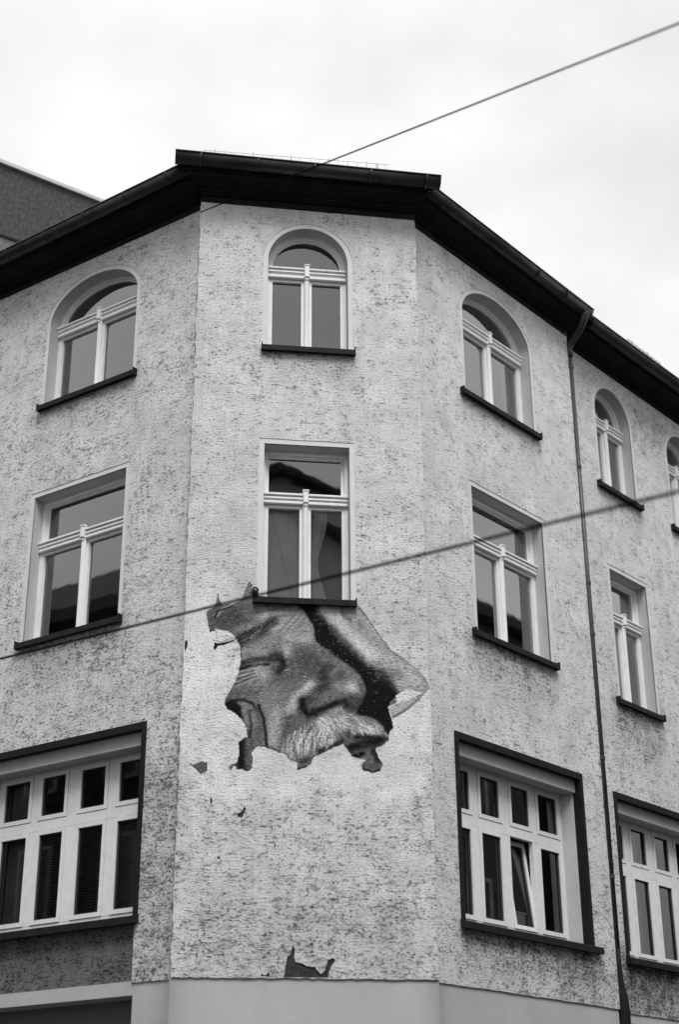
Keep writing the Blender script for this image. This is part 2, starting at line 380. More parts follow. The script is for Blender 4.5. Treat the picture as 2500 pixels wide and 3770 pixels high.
# smooth ground floor band
v3 = lambda wl, u, o: Vector(P(wl, u, 0, o))
line = [v3('L', .565, -.4), v3('L', .565, -.018)] + [v3('L', .564, -.018), v3('L', .34, -.018), v3('L', .03, -.018), v3('C', .0, -.022), v3('C', .30, -.022), v3('C', 2.70, -.022), v3('C', 3.0, -.022), v3('R', .03, -.018), v3('R', .34, -.018), v3('R', 3.939, -.018), v3('R', 3.94, -.018), v3('R', 3.94, -.5)]
m = MB(); nl = len(line); zl = [0, 1.2, 2.4, 3.3, ZB-.002]
m.v = [(p.x, p.y, z) for z in zl for p in line]
m.f = [(r*nl+k, r*nl+k+1, (r+1)*nl+k+1, (r+1)*nl+k) for r in range(len(zl)-1) for k in range(nl-1)]
pl = m.build('plinth', 'plinth_plaster', B)
for p_ in pl.data.polygons: p_.use_smooth = 1 < p_.index % (nl-1) < nl-3
MB().quad(*[(p.x, p.y, ZB-.002) for p in line]).build('plinth_cap', 'plinth_plaster', B)
m = MB(); m.box('L', .566, LE, 3.594, ZB+.02, -.4, -.0165).box('L', 3.6, LE, 0, 3.594, -.4, -.018); m.build('plinth', 'plinth_plaster', B)
m = MB(); m.box('S', 3.7, 13, 3.604, ZB+.03, -.4, -.016).box('S', 3.7, 4.18, 0, 3.604, -.4, -.018); m.build('plinth', 'plinth_plaster', B)
m = MB(); m.box('L', .56, 3.61, 0, 3.6, -.42, -.36); m.build('shop_shutter', 'shop_panel', B)
m = MB(); m.box('S', 4.18, 9, 0, 3.61, -.42, -.36); m.build('shop_shutter', 'shop_panel', B)
# blind lines where plaster overhangs the plinth are real steps (sheet edge proud by 2 cm)

# ---- type A: box windows with transom, mullion, fanlight
GO = -.236
def window_a(wl, ua, ub, za, zs, zt, arch, sill_ext=(.075, .075), lab=None, glasses=('pane_glass',)*3, ajar=None):
    c = (ua+ub)/2; t0, t1 = (12.985, 13.145) if arch else (9.575, 9.715)
    O = outline(ua, ub, za, zs, zt, arch); I = outline(ua+.042, ub-.042, za, zs, zt-.045, arch)
    fr_ = MB().ring(wl, O, I, -.27, -.19, skip0=True).box(wl, ua+.042, ub-.042, za-.02, za+.035, -.27, -.192)
    fw = fr_.build('window', 'white_gloss', B)
    if lab: fw['label'] = lab
    # smooth band and reveal
    T = outline(ua-TR-.012, ub+TR+.012, za-.05, zs, zt+TR+.012, arch)
    MB().ring(wl, T, O, -.03, -.007, skip0=True).build('window_surround', 'trim_paint', fw)
    MB().loops(wl, O, -.0072, O, -.28, True, True).build('reveal', 'jamb_paint', fw, False)
    # transom with its mouldings
    m = MB().box(wl, ua+.002, ub-.002, t0, t1, -.25, -.165)
    h = t1-t0
    m.box(wl, ua+.002, ub-.002, t1-.028, t1+.004, -.165, -.128, .006).box(wl, ua+.002, ub-.002, t1-.082, t1-.044, -.165, -.140, .01).box(wl, ua+.002, ub-.002, t0-.004, t0+.045, -.165, -.148, .012)
    m.build('transom', 'white_gloss', fw)
    MB().box(wl, c-.034, c+.034, t0+.012, t1+.045, -.165, -.108, .008).box(wl, c-.042, c+.042, t1+.03, t1+.052, -.165, -.10, .005).box(wl, c-.025, c+.025, t0-.03, t0+.012, -.165, -.125, .008).build('key_block', 'white_gloss', fw)
    m = MB().box(wl, c-.035, c+.035, za, t0, -.26, -.150, .012).box(wl, c-.018, c+.018, za+.02, t0-.02, -.15, -.136, .008); m.build('mullion', 'white_gloss', fw)
    # casements
    for si, (a, b) in enumerate(((ua+.043, c-.036), (c+.036, ub-.043))):
        o_ = outline(a, b, za+.036, 0, t0-.004, False); i_ = outline(a+.036, b-.036, za+.075, 0, t0-.045, False)
        s = MB().ring(wl, o_, i_, -.262, -.196).build('sash', 'white_gloss', fw)
        (u1, z1), (u2, z2) = i_[0], i_[2]
        MB().quad(P(wl, u1-.01, z1-.01, GO), P(wl, u2+.01, z1-.01, GO), P(wl, u2+.01, z2+.01, GO), P(wl, u1-.01, z2+.01, GO)).pane('pane', glasses[si], fw, wl)
    # fanlight
    z0 = t1+.002
    if arch:
        o_ = outline(ua+.043, ub-.043, z0, max(zs, z0+.005), zt-.046, True); i_ = outline(ua+.078, ub-.078, z0+.03, max(zs, z0+.035), zt-.085, True)
    else:
        o_ = outline(ua+.043, ub-.043, z0, 0, zt-.046, False); i_ = outline(ua+.082, ub-.082, z0+.03, 0, zt-.10, False)
    MB().ring(wl, o_, i_, -.265, -.243).build('fanlight_sash', 'white_gloss' , fw)
    g_ = MB(); g_.quad(*[P(wl, u, z, -.252) for u, z in i_]); g_.pane('pane', glasses[2], fw, wl)
    # sheet metal sill
    a, b = ua-sill_ext[0], ub+sill_ext[1]
    m = MB().prism(wl, [(-.20, za+.004), (.075, za-.022), (.078, za-.03), (.078, za-.098), (.066, za-.098), (.062, za-.085), (-.02, za-.085), (-.20, za-.06)], a, b)
    m.box(wl, a-.006, a+.006, za-.10, za+.012, -.02, .08).box(wl, b-.006, b+.006, za-.10, za+.012, -.02, .08)
    m.build('sill', 'sill_metal', fw)
    room(wl, ua, ub, za, zt)
    return fw
def room(wl, ua, ub, za, zt, dep=2.0, mat='interior', o0=-.285):
    ra, rb, zf, zc = ua-.25, ub+.25, za-.8, zt+.25
    p = lambda u, z, o: P(wl, u, z, o)
    m = MB(); o1 = -dep
    m.quad(p(ra, zf, o0), p(rb, zf, o0), p(rb, zf, o1), p(ra, zf, o1)); m.quad(p(ra, zc, o0), p(rb, zc, o0), p(rb, zc, o1), p(ra, zc, o1))
    m.quad(p(ra, zf, o0), p(ra, zc, o0), p(ra, zc, o1), p(ra, zf, o1)); m.quad(p(rb, zf, o0), p(rb, zc, o0), p(rb, zc, o1), p(rb, zf, o1)); m.quad(p(ra, zf, o1), p(rb, zf, o1), p(rb, zc, o1), p(ra, zc, o1))
    # wall lining around the opening so that no daylight leaks in from the cavity
    m.quad(p(ra, zf, o0), p(ua, zf, o0), p(ua, zc, o0), p(ra, zc, o0)); m.quad(p(ub, zf, o0), p(rb, zf, o0), p(rb, zc, o0), p(ub, zc, o0))
    m.quad(p(ua, zf, o0), p(ub, zf, o0), p(ub, za, o0), p(ua, za, o0)); m.quad(p(ua, zt, o0), p(ub, zt, o0), p(ub, zc, o0), p(ua, zc, o0))
    return m.build('room', mat, B)
LAB = {('C', True): 'arched window under the eaves of the chamfered corner', ('C', False): 'tall window above the painted face'}
for wl in 'CLRS':
    for t in WINS[wl]:
        old = (wl, t[5]) in (('C', False), ('L', False), ('R', False), ('S', False))
        gs = ('pane_old',)*3 if old else ('pane_glass',)*3
        ext = {('C', True): (.068, .08), ('C', False): (.105, .06)}.get((wl, t[5]), (.14, .08) if wl in 'RS' else (.085, .06))
        window_a(wl, *t, sill_ext=ext, lab=LAB.get((wl, t[5])), glasses=gs)

# ---- type B: wide double-row windows in black surrounds
FO = -.30
def window_b(wl, ub0, tilt=False, pane='pane_glass', lab=None):
    a, b = ub0, ub0+BW; za, zt = BZ0, BZ1; s_ = .06
    # frame lattice (part), u positions measured from the opening's left edge
    X = [.16, .725, .85, 1.372, 1.534, 2.05, 2.165, 2.725]; X = [a+x for x in X]
    Z = [4.575, 5.745, 5.868, 6.475]
    fr_ = MB().box(wl, a+.10, X[0]+.0, 4.50, 6.52, FO-.06, FO).box(wl, X[7], b-.10, 4.50, 6.52, FO-.06, FO)
    fr_.box(wl, X[0], X[7], 4.50, Z[0], FO-.06, FO-.001).box(wl, X[0], X[7], Z[3], 6.52, FO-.06, FO-.001).box(wl, X[0], X[7], Z[1], Z[2], FO-.06, FO+.004)
    for i in (1, 3, 5):
        for za_, zb_ in ((Z[0], Z[1]), (Z[2], Z[3])): fr_.box(wl, X[i], X[i+1], za_, zb_, FO-.06, FO+.002)
    fw = fr_.build('window', 'white_plastic', B)
    if lab: fw['label'] = lab
    # black surround: front band, deep dark cheek
    m = MB().ring(wl, [(a-.004, za-.03), (b+.004, za-.03), (b+.004, zt+.004), (a-.004, zt+.004)], [(a+s_, za), (b-s_, za), (b-s_, zt-.085), (a+s_, zt-.085)], -.11, .022, skip0=True)
    m.build('window_surround', 'surround_paint', fw)
    # shutter box and light cheeks
    m = MB().box(wl, a+s_+.002, b-s_-.002, 6.505, zt-.05, -.30, -.075); m.build('shutter_box', 'jamb_paint', fw)
    for e, f in ((a+s_-.004, a+.105), (b-s_+.004, b-.105)):
        MB().quad(P(wl, e, za-.02, -.108), P(wl, f, za-.02, FO-.001), P(wl, f, 6.52, FO-.001), P(wl, e, 6.52, -.108)).build('jamb_lining', 'jamb_paint', fw)
    for r_ in range(2):
        for c_ in range(4):
            u1, u2 = X[2*c_]+.006, X[2*c_+1]-.006; z1, z2 = (Z[0]+.006, Z[1]-.006) if r_ == 0 else (Z[2]+.006, Z[3]-.006)
            fwid = .052
            o_ = [(u1, z1), (u2, z1), (u2, z2), (u1, z2)]; i_ = [(u1+fwid, z1+fwid), (u2-fwid, z1+fwid), (u2-fwid, z2-fwid), (u1+fwid, z2-fwid)]
            open_ = tilt and r_ == 0 and c_ == 2
            s1 = MB().ring(wl, o_, i_, FO-.05, FO+.012); k_ = .012
            s1v = s1
            p1 = MB().quad(*[P(wl, u, z, FO-.03) for u, z in ((i_[0][0]-k_, i_[0][1]-k_), (i_[1][0]+k_, i_[1][1]-k_), (i_[2][0]+k_, i_[2][1]+k_), (i_[3][0]-k_, i_[3][1]+k_))])
            s2 = MB().ring(wl, i_, [(i_[0][0]+.012, i_[0][1]+.012), (i_[1][0]-.012, i_[1][1]+.012), (i_[2][0]-.012, i_[2][1]-.012), (i_[3][0]+.012, i_[3][1]-.012)], FO-.045, FO-.006)
            if open_:      # bottom-hung, tilted into the room
                n = FR[wl][2]; piv = Vector(P(wl, 0, z1, FO)); ax = FR[wl][1]
                best = Matrix.Rotation(R(7), 4, ax)
                if (best @ Vector((0, 0, 1))).dot(n) > 0: best = Matrix.Rotation(R(-7), 4, ax)
                for mb in (s1, p1, s2): mb.v = [tuple(piv + (best @ (Vector(v)-piv))) for v in mb.v]
            so = s1.build('sash', 'white_plastic', fw); s2.build('seal', 'seal', fw); po = p1.pane('pane', pane, fw, wl)
            if open_: so['label'] = 'casement tilted open into the room'
    m = MB().prism(wl, [(-.30, 4.52), (-.30, 4.44), (-.02, 4.38), (.055, 4.375), (.085, 4.372), (.088, 4.45), (.08, 4.458)], a-.02, b+.12 if wl == 'R' else b+.02); m.build('sill', 'sill_metal', fw)
    room(wl, a, b, za, zt-.2, 2.4, 'interior', FO-.07)
    return fw
window_b('L', .53, False, 'pane_dark', 'wide window in a black surround with slatted blinds'); window_b('R', .518, True, 'pane_modern', 'wide window in a black surround with one casement tilted open'); window_b('S', 4.5376, False, 'pane_grazing', 'wide window in a black surround beyond the downpipe')

# ------------------------------------------------------------------ eaves: cornice, gutters, roof
prof = [(-.02, 14.0), (.012, 14.004), (.014, 14.10), (.06, 14.103), (.062, 14.118), (.10, 14.125), (.104, 14.165), (.14, 14.17), (.30, 14.205), (.335, 14.215), (.34, 14.255), (.37, 14.262), (.375, 14.33), (.372, 14.425), (-.02, 14.425)]
MB().prism('C', prof, 0, W, lambda o: -.38*o-2.6*max(0, o-.3), lambda o: .25*o+1.6*max(0, o-.3), (.025, -.02)).build('cornice', 'cornice_paint', B)
MB().prism('L', prof, -.02, LE, -.40, 0, (.0, -.04)).build('cornice', 'cornice_paint', B)
MB().prism('R', [(o*.86, z) for o, z in prof], -.02, 3.93, -.40, .0, (.0, -.03)).build('cornice', 'cornice_paint', B)
MB().prism('S', prof, 3.75, 13, 0, 0, (-.02, -.02)).build('cornice', 'cornice_paint', B)
def gutter(wl, oc, rad, ua, ub, za, zb, ka=0, kb=0, brk=.78):
    n = 12; pr = []
    for k in range(n+1):
        t = math.pi*k/n; pr.append((oc+rad*math.cos(t), -rad*math.sin(t)*1.15))
    inner = [(oc+(rad-.006)*math.cos(math.pi*k/n), -(rad-.006)*math.sin(math.pi*k/n)*1.15) for k in range(n, -1, -1)]
    prf = [(oc+rad+.012, .004), (oc+rad+.014, -.010), (oc+rad+.003, -.013)] + pr + inner
    gm = MB().prism(wl, prf, ua, ub, ka, kb, (za, zb)).build('gutter', 'zinc', B, True)
    for p in gm.data.polygons: p.use_smooth = len(p.vertices) == 4
    u = ua+.35
    while u < ub-.1:
        z = za+(zb-za)*(u-ua)/(ub-ua)
        b = MB().prism(wl, [(oc+(rad+.010)*math.cos(math.pi*k/n), -(rad+.010)*math.sin(math.pi*k/n)*1.15) for k in range(n+1)] + [(oc+(rad+.001)*math.cos(math.pi*k/n), -(rad+.001)*math.sin(math.pi*k/n)*1.15) for k in range(n, -1, -1)], u-.014, u+.014, 0, 0, (z, z))
        b.build('gutter_bracket', 'zinc', gm); u += brk
    return gm
gutter('C', .435, .115, -.385, 3.285, 14.455, 14.368)
gutter('L', .44, .11, -.16, LE, 14.415, 14.28)
gutter('R', .36, .11, -.14, 4.07, 14.405, 14.335)
gutter('S', .44, .11, 4.25, 13, 14.315, 14.39)
# roof planes round the corner
def isect(a, da, b, db):
    den = da.x*db.y-da.y*db.x; t = ((b.x-a.x)*db.y-(b.y-a.y)*db.x)/den; return a+da*t
def roofline(o, z):
    A_ = [Vector(P(k, 0, 0, o)) for k in 'LCR']; D_ = [FR[k][1] for k in 'LCR']
    p0 = Vector(P('L', LE, 0, o)); p1 = isect(A_[0], D_[0], A_[1], D_[1]); p2 = isect(A_[1], D_[1], A_[2], D_[2]); p3 = Vector(P('R', 13, 0, o))
    return [(p.x, p.y, z) for p in (p0, p1, p2, p3)]
e0 = roofline(.34, 14.375); e1 = roofline(-3.4, 14.375+3.74*math.tan(R(27))); e2 = roofline(-3.41, 13.9)
m = MB()
for k in range(3): m.quad(e0[k], e0[k+1], e1[k+1], e1[k])
m.quad(e1[0], e1[1], e1[2], e1[3])
for k in range(3): m.quad(e0[k], e0[k+1], (e0[k+1][0], e0[k+1][1], 14.33), (e0[k][0], e0[k][1], 14.33))
m.build('roof', 'roof_tile', B)
def snow_guard(wl, ua, ub, o, z, h=.2, step=.135, rs=1.):
    m = MB(); u = ua; k = 0
    m.tube([P(wl, ua-.03, z+h, o), P(wl, ub+.03, z+h, o)], .0032*rs, 6).tube([P(wl, ua-.03, z+.03, o), P(wl, ub+.03, z+.03, o)], .0032*rs, 6)
    while u <= ub+.01:
        r = (.0055 if k % 4 == 1 else .003)*rs
        m.tube([P(wl, u, z-.03, o), P(wl, u, z+h+(.03 if k % 4 == 1 else 0), o)], r, 6); u += step; k += 1
    for q in (ua+step, ub-step): m.tube([P(wl, q, z+h, o), P(wl, q, z-.02, o-.25)], .006, 6)
    return m.build('snow_guard', 'guard_steel', B)
snow_guard('C', .03, 2.62, .0, 14.375+.34*math.tan(R(27)), .36)
snow_guard('S', 6.35, 7.45, -.02, 14.375+.36*math.tan(R(27)), .52, .135, 2.2)
MB().tube([P('C', 2.72, 14.385, .40), P('C', 2.78, 14.43, .40), P('C', 2.84, 14.445, .40), P('C', 2.90, 14.42, .40), P('C', 2.96, 14.375, .40)], [.01, .03, .045, .03, .01], 8).build('leaf_clump', 'roof_tile', B)

# rear side of the block, so that the rooms stay dark
MB().quad(P('L', LE, 0, -.5), P('L', LE, 0, -5), P('L', LE, 15.5, -5), P('L', LE, 14.2, -.5)).quad(P('L', LE, 0, -5), P('R', 13, 0, -5), P('R', 13, 15.5, -5), P('L', LE, 15.5, -5)).quad(P('R', 13, 0, -.5), P('R', 13, 0, -5), P('R', 13, 15.5, -5), P('R', 13, 14.2, -.5)).build('rear_wall', 'neighbour_pale', B)
# downpipe in the step between the two parts of the right wing
dp = []
U0 = 3.99; O0 = .012
for t, (u, z, o) in enumerate([(3.93, 14.30, .365), (3.93, 14.22, .362), (3.94, 14.13, .335), (3.955, 14.04, .27), (3.97, 13.95, .18), (3.985, 13.86, .08), (U0, 13.77, .0), (U0, 13.68, O0+.01), (U0, 13.6, O0)]): dp.append(P('R', u, z, o))
rad = [.085, .078, .066, .062, .058, .055, .052, .048, .044]
MB().tube(dp, rad, 14).build('downpipe_elbow', 'pipe_metal', B, True)
pipe = MB().tube([P('R', U0, 13.62, O0), P('R', U0, 9, O0), P('R', U0, 4.45, O0)], .035, 14).build('downpipe', 'pipe_metal', B, True)
for z in (13.42, 11.66, 9.75, 8.95, 7.1, 5.45): MB().tube([P('R', U0, z+.03, O0), P('R', U0, z+.025, O0), P('R', U0, z-.025, O0), P('R', U0, z-.03, O0)], [.036, .044, .044, .036], 14).build('pipe_collar', 'pipe_metal', pipe)
MB().tube([P('R', U0, 4.5, O0), P('R', U0, 4.25, O0), P('R', U0+.012, 4.05, O0), P('R', U0+.035, 3.86, O0), P('R', U0+.04, 3.72, O0), P('R', U0+.04, .1, O0)], [.036, .038, .048, .074, .08, .08], 14).build('downpipe_shoe', 'surround_paint', B, True)

# eye bolt at the left end of the sill over the mural
MB().tube([P('C', .845, 8.275, -.02), P('C', .845, 8.275, .09)], .012, 8).tube([P('C', .845+.032*math.cos(k*.628), 8.275+.032*math.sin(k*.628), .10) for k in range(11)], .012, 8).tube([P('C', .845, 8.275, .0), P('C', .845, 8.275, .012)], .045, 12).build('eye_bolt', 'sill_metal', B)

# ------------------------------------------------------------------ the painted face
H5 = np.array([[557.10362, 23.7588697, -43.4612862], [25.1871761, -511.279932, 4455.97764], [.0082885401, .0279047897, 1.]])   # wall metres -> drawing units
def paint_face(X, Y):
    """grey tones (0-255) and torn outline of the wall painting, in drawing units"""
    rng = np.random.default_rng(5)
    def dist(pts, closed=False):
        pts = np.array(pts, float); n = len(pts); D = np.full(X.shape, 1e9)
        if n == 1: return np.hypot(X-pts[0, 0], Y-pts[0, 1])
        for k in range(n if closed else n-1):
            a = pts[k]; b = pts[(k+1) % n]; d = b-a; l = max(d@d, 1e-6)
            t = np.clip(((X-a[0])*d[0]+(Y-a[1])*d[1])/l, 0, 1); D = np.minimum(D, np.hypot(X-a[0]-t*d[0], Y-a[1]-t*d[1]))
        return D
    def inside(pts):
        r = np.zeros(X.shape, bool); n = len(pts)
        for k in range(n):
            x1, y1 = pts[k]; x2, y2 = pts[(k+1) % n]
            c = ((y1 > Y) != (y2 > Y)); xx = x1+(Y-y1)*(x2-x1)/((y2-y1) if y2 != y1 else 1e-9); r ^= c & (X < xx)
        return r
    def sm(t): t = np.clip(t, 0, 1); return t*t*(3-2*t)
    def wob(s, seed):
        r = np.random.default_rng(seed); o = np.zeros(X.shape)
        for _ in range(9):
            a = r.uniform(0, 6.28); f = r.uniform(.5, 1.6)/s; o += np.sin((X*np.cos(a)+Y*np.sin(a))*f*6.28+r.uniform(0, 6.28))
        return o/3.
    T = np.full(X.shape, 112.)
    def fill(pts, tone, soft=10, al=1.):
        nonlocal T
        D = dist(pts, True); I = inside(pts); s = np.where(I, D, -D)+wob(90, len(pts))*soft*.25
        m_ = sm((s+soft)/(2*soft))*al; T = T*(1-m_)+tone*m_
    def st(pts, r, tone, al=1.):
        """soft brush: gaussian falloff, r = half width at half strength"""
        m = 3*r; x0, x1 = min(p[0] for p in pts)-m, max(p[0] for p in pts)+m; y0, y1 = min(p[1] for p in pts)-m, max(p[1] for p in pts)+m
        sel = (X > x0) & (X < x1) & (Y > y0) & (Y < y1); xs, ys = X[sel], Y[sel]
        if len(pts) == 1: D = np.hypot(xs-pts[0][0], ys-pts[0][1])
        else:
            D = np.full(xs.shape, 1e9)
            for k in range(len(pts)-1):
                a = pts[k]; b = pts[k+1]; d0, d1 = b[0]-a[0], b[1]-a[1]; l = max(d0*d0+d1*d1, 1e-6)
                t = np.clip(((xs-a[0])*d0+(ys-a[1])*d1)/l, 0, 1); D = np.minimum(D, np.hypot(xs-a[0]-t*d0, ys-a[1]-t*d1))
        m_ = np.exp2(-(D/r)**2)*al; T[sel] = T[sel]*(1-m_)+tone*m_
    def hairs(n, box, dirf, tones, r=(1.7, 2.8), al=(.22, .62)):
        nonlocal T
        for _ in range(n):
            x, y, dx, dy = dirf(rng)
            pts = [(x, y), (x+dx*.5+rng.uniform(-3, 3), y+dy*.55), (x+dx, y+dy)]
            rr = rng.uniform(*r); bx = [min(p[0] for p in pts)-12, max(p[0] for p in pts)+12, min(p[1] for p in pts)-12, max(p[1] for p in pts)+12]
            sel = (X > bx[0]) & (X < bx[1]) & (Y > bx[2]) & (Y < bx[3])
            if not sel.any(): continue
            xs, ys = X[sel], Y[sel]; D = np.full(xs.shape, 1e9)
            for k in range(2):
                a = pts[k]; b = pts[k+1]; d0, d1 = b[0]-a[0], b[1]-a[1]; l = max(d0*d0+d1*d1, 1e-6)
                t = np.clip(((xs-a[0])*d0+(ys-a[1])*d1)/l, 0, 1); D = np.minimum(D, np.hypot(xs-a[0]-t*d0, ys-a[1]-t*d1))
            m_ = np.exp2(-(D/rr)**2)*rng.uniform(*al); T[sel] = T[sel]*(1-m_)+rng.choice(tones)*m_
    # --- big masses
    st([(600, 330), (700, 400)], 120, 140, .8); st([(560, 640), (600, 900)], 110, 128, .7); st([(330, 340), (400, 330)], 70, 78, .8)
    st([(760, 580), (900, 620)], 80, 88, .8); st([(700, 900), (760, 960)], 60, 92, .7)
    # forehead
    st([(545, 322), (570, 348)], 34, 172, .9); st([(640, 300), (740, 340), (795, 400)], 40, 150, .8); st([(610, 385), (690, 372)], 24, 165, .8); st([(690, 440), (800, 452)], 24, 168, .85)
    st([(430, 400), (520, 372)], 16, 150, .8); st([(380, 330), (470, 300), (530, 300)], 18, 84, .7); st([(340, 380), (420, 350), (500, 338)], 12, 88, .6); st([(560, 268), (690, 272)], 14, 95, .7)
    st([(450, 320), (500, 315)], 10, 128, .6); st([(395, 405), (420, 395)], 14, 128, .6)
    for k in range(6): st([(430+k*22, 300+k*20), (540+k*10, 285+k*18), (640+k*16, 262+k*20)], 4.5, 88 if k % 2 else 158, .4)
    for k in range(7): st([(610+k*26, 420-k*6), (650+k*24, 380-k*5), (700+k*18, 330-k*2)], 6, 104 if k % 2 else 168, .38)
    # eyebrow ridge
    st([(405, 462), (470, 420), (550, 388), (605, 352)], 20, 50, .85); st([(420, 490), (480, 455), (560, 420)], 16, 74, .6)
    hairs(60, None, lambda r: (lambda x: (x, 462-(x-405)*.5+r.uniform(-18, 30), r.uniform(14, 40), -r.uniform(14, 34)))(r.uniform(405, 600)), [28, 40, 140, 160, 120], (1.6, 2.4), (.25, .5))
    st([(450, 520), (520, 490), (600, 460)], 18, 142, .7); st([(520, 520), (560, 525)], 18, 158, .7); st([(440, 560), (500, 545), (560, 540)], 9, 150, .8); st([(610, 470), (660, 480)], 16, 140, .5)
    # closed eye and its socket
    st([(425, 592), (480, 570), (560, 562), (630, 572)], 15, 62, .9); st([(420, 620), (470, 602), (520, 594), (580, 592)], 6, 16, .95); st([(590, 545), (650, 535)], 14, 54, .75)
    st([(648, 560), (662, 600), (636, 632)], 20, 42, .9); st([(612, 610), (600, 640)], 14, 78, .7); st([(684, 515)], 26, 186, .95); st([(682, 628)], 12, 158, .8); st([(625, 583)], 9, 128, .7); st([(720, 520), (760, 530)], 22, 100, .6)
    # cheek, crow's feet
    st([(530, 630), (560, 655)], 34, 162, .9); st([(430, 650), (470, 640)], 14, 132, .7); st([(600, 680), (690, 660)], 26, 92, .65); st([(640, 720), (700, 730)], 34, 118, .5)
    for k in range(7): st([(398, 716-k*13), (440, 694-k*11), (505, 668-k*9)], 3.6, 70 if k % 2 else 168, .6)
    st([(380, 760), (450, 740), (520, 750)], 22, 96, .7); st([(560, 780), (620, 760)], 34, 132, .6)
    # nose
    st([(800, 560), (900, 600), (960, 640)], 30, 84, .7); st([(850, 520), (890, 565)], 16, 132, .6); st([(930, 560), (1010, 615), (1070, 670)], 18, 122, .8); st([(930, 650), (960, 615)], 12, 142, .6)
    st([(880, 640), (890, 700), (850, 745)], 22, 60, .8); st([(1032, 716), (1045, 722)], 30, 190, .95); st([(955, 712), (1000, 728)], 22, 150, .75); st([(1085, 700), (1100, 740)], 14, 92, .7)
    st([(705, 830), (735, 770), (775, 735), (812, 700)], 22, 180, .95); st([(690, 860), (710, 820)], 14, 160, .8); st([(840, 780), (920, 765), (990, 765)], 22, 112, .8); st([(800, 790), (830, 780)], 22, 74, .7)
    st([(768, 790), (772, 835), (800, 862), (840, 862)], 24, 44, .8); st([(760, 790), (764, 835), (795, 866), (835, 872)], 9, 22, .8); st([(830, 856), (890, 834), (950, 808), (990, 798)], 17, 34, .75); st([(850, 850), (895, 832), (945, 808)], 8, 10, .9); st([(860, 866), (920, 850)], 9, 96, .6); st([(1010, 790), (1020, 812), (1000, 830)], 12, 46, .8)
    st([(1040, 775), (1095, 790)], 22, 70, .8); st([(1030, 830), (1090, 830)], 20, 60, .8); st([(920, 852), (975, 838), (990, 855)], 15, 150, .8)
    # lower cheek, fold to the mouth
    st([(625, 860), (610, 950), (600, 1020)], 34, 162, .9); st([(700, 880), (680, 950), (660, 1010)], 14, 86, .8); st([(730, 900), (770, 930)], 26, 106, .6); st([(560, 840), (545, 790)], 20, 128, .6)
    # ear
    fill([(345, 812), (372, 790), (420, 796), (436, 838), (430, 892), (398, 866), (365, 848)], 26, 12, .9)
    st([(368, 812), (395, 848), (420, 880)], 20, 10, .97); st([(390, 790), (440, 786), (490, 806), (520, 850)], 8, 44, .85); st([(415, 806), (460, 815), (475, 830)], 9, 132, .85); st([(440, 845), (455, 890), (448, 930)], 13, 128, .9)
    st([(478, 850), (486, 920), (478, 990)], 7, 46, .8); st([(505, 850), (525, 930), (530, 1010)], 22, 98, .85); st([(495, 870), (503, 910)], 12, 138, .85); st([(525, 815), (552, 890), (565, 980), (570, 1045)], 7, 30, .92); st([(450, 960), (470, 990)], 12, 60, .7)
    st([(425, 1020), (428, 1090), (432, 1150)], 24, 22, .95); st([(488, 1020), (476, 1080), (470, 1120)], 18, 96, .85); st([(465, 1150), (480, 1165)], 14, 88, .7)
    for k in range(150):
        x, y = rng.uniform(430, 960), rng.uniform(290, 960); a = rng.normal(-.45, .35); l_ = rng.uniform(18, 60)
        st([(x, y), (x+l_*.5*np.cos(a), y+l_*.5*np.sin(a)-3), (x+l_*np.cos(a), y+l_*np.sin(a))], rng.uniform(2.2, 4.2), rng.choice([52, 66, 80, 170, 182]), rng.uniform(.15, .4))
    # --- dark ground behind the profile
    fill([(735, 255), (885, 255), (905, 360), (1000, 480), (1110, 575), (1180, 598), (1300, 745), (1230, 830), (1275, 900), (1268, 950), (1235, 985), (1190, 905), (1130, 880), (1050, 872), (1098, 800), (1120, 735), (1085, 645), (940, 536), (842, 465), (826, 370), (785, 310)], 20, 9)
    st([(850, 340), (856, 420)], 9, 8, .8); st([(1180, 700), (1200, 860), (1235, 920)], 30, 14, .8); st([(900, 440), (1000, 540), (1080, 620)], 16, 34, .6)
    st([(800, 262), (845, 315)], 34, 52, .6); st([(930, 400), (1010, 490), (1120, 590)], 26, 52, .5)
    # --- hand
    fill([(868, 255), (1070, 255), (1160, 380), (1260, 515), (1390, 610), (1478, 720), (1425, 768), (1340, 735), (1285, 745), (1210, 640), (1130, 585), (1050, 510), (960, 420), (905, 350)], 150, 30)
    st([(885, 290), (940, 330), (1010, 420), (1090, 490), (1150, 540)], 32, 184, .95); st([(960, 300), (980, 330)], 14, 190, .7); st([(1080, 480), (1150, 545)], 26, 194, .7)
    st([(1180, 560), (1280, 600), (1390, 660)], 36, 182, .8); st([(1020, 290), (1070, 340), (1120, 420)], 22, 150, .7); st([(985, 285), (992, 320), (1030, 352)], 9, 112, .75); st([(1080, 365), (1095, 390)], 8, 104, .6)
    st([(1078, 280), (1160, 385), (1260, 515), (1330, 560)], 6, 112, .7); st([(1100, 330), (1190, 450)], 8, 176, .5); st([(930, 390), (1000, 470), (1090, 560)], 16, 74, .65); st([(1120, 590), (1200, 590), (1280, 580)], 12, 130, .5)
    st([(1180, 640), (1250, 640), (1310, 650)], 20, 116, .75); st([(1200, 640), (1270, 720)], 20, 64, .8); st([(1300, 700), (1400, 690)], 22, 170, .6); st([(1230, 620), (1330, 610), (1420, 660)], 8, 140, .5)
    hairs(30, None, lambda r: (r.uniform(1080, 1260), r.uniform(560, 690), r.uniform(20, 50), r.uniform(-14, 8)), [30, 50, 150], (1.6, 2.4), (.3, .5))
    # --- moustache
    fill([(655, 1010), (720, 965), (820, 905), (920, 862), (1060, 866), (1150, 886), (1212, 930), (1238, 985), (1180, 1000), (1080, 990), (990, 990), (930, 1045), (830, 1100), (740, 1150), (700, 1118)], 122, 12, .9)
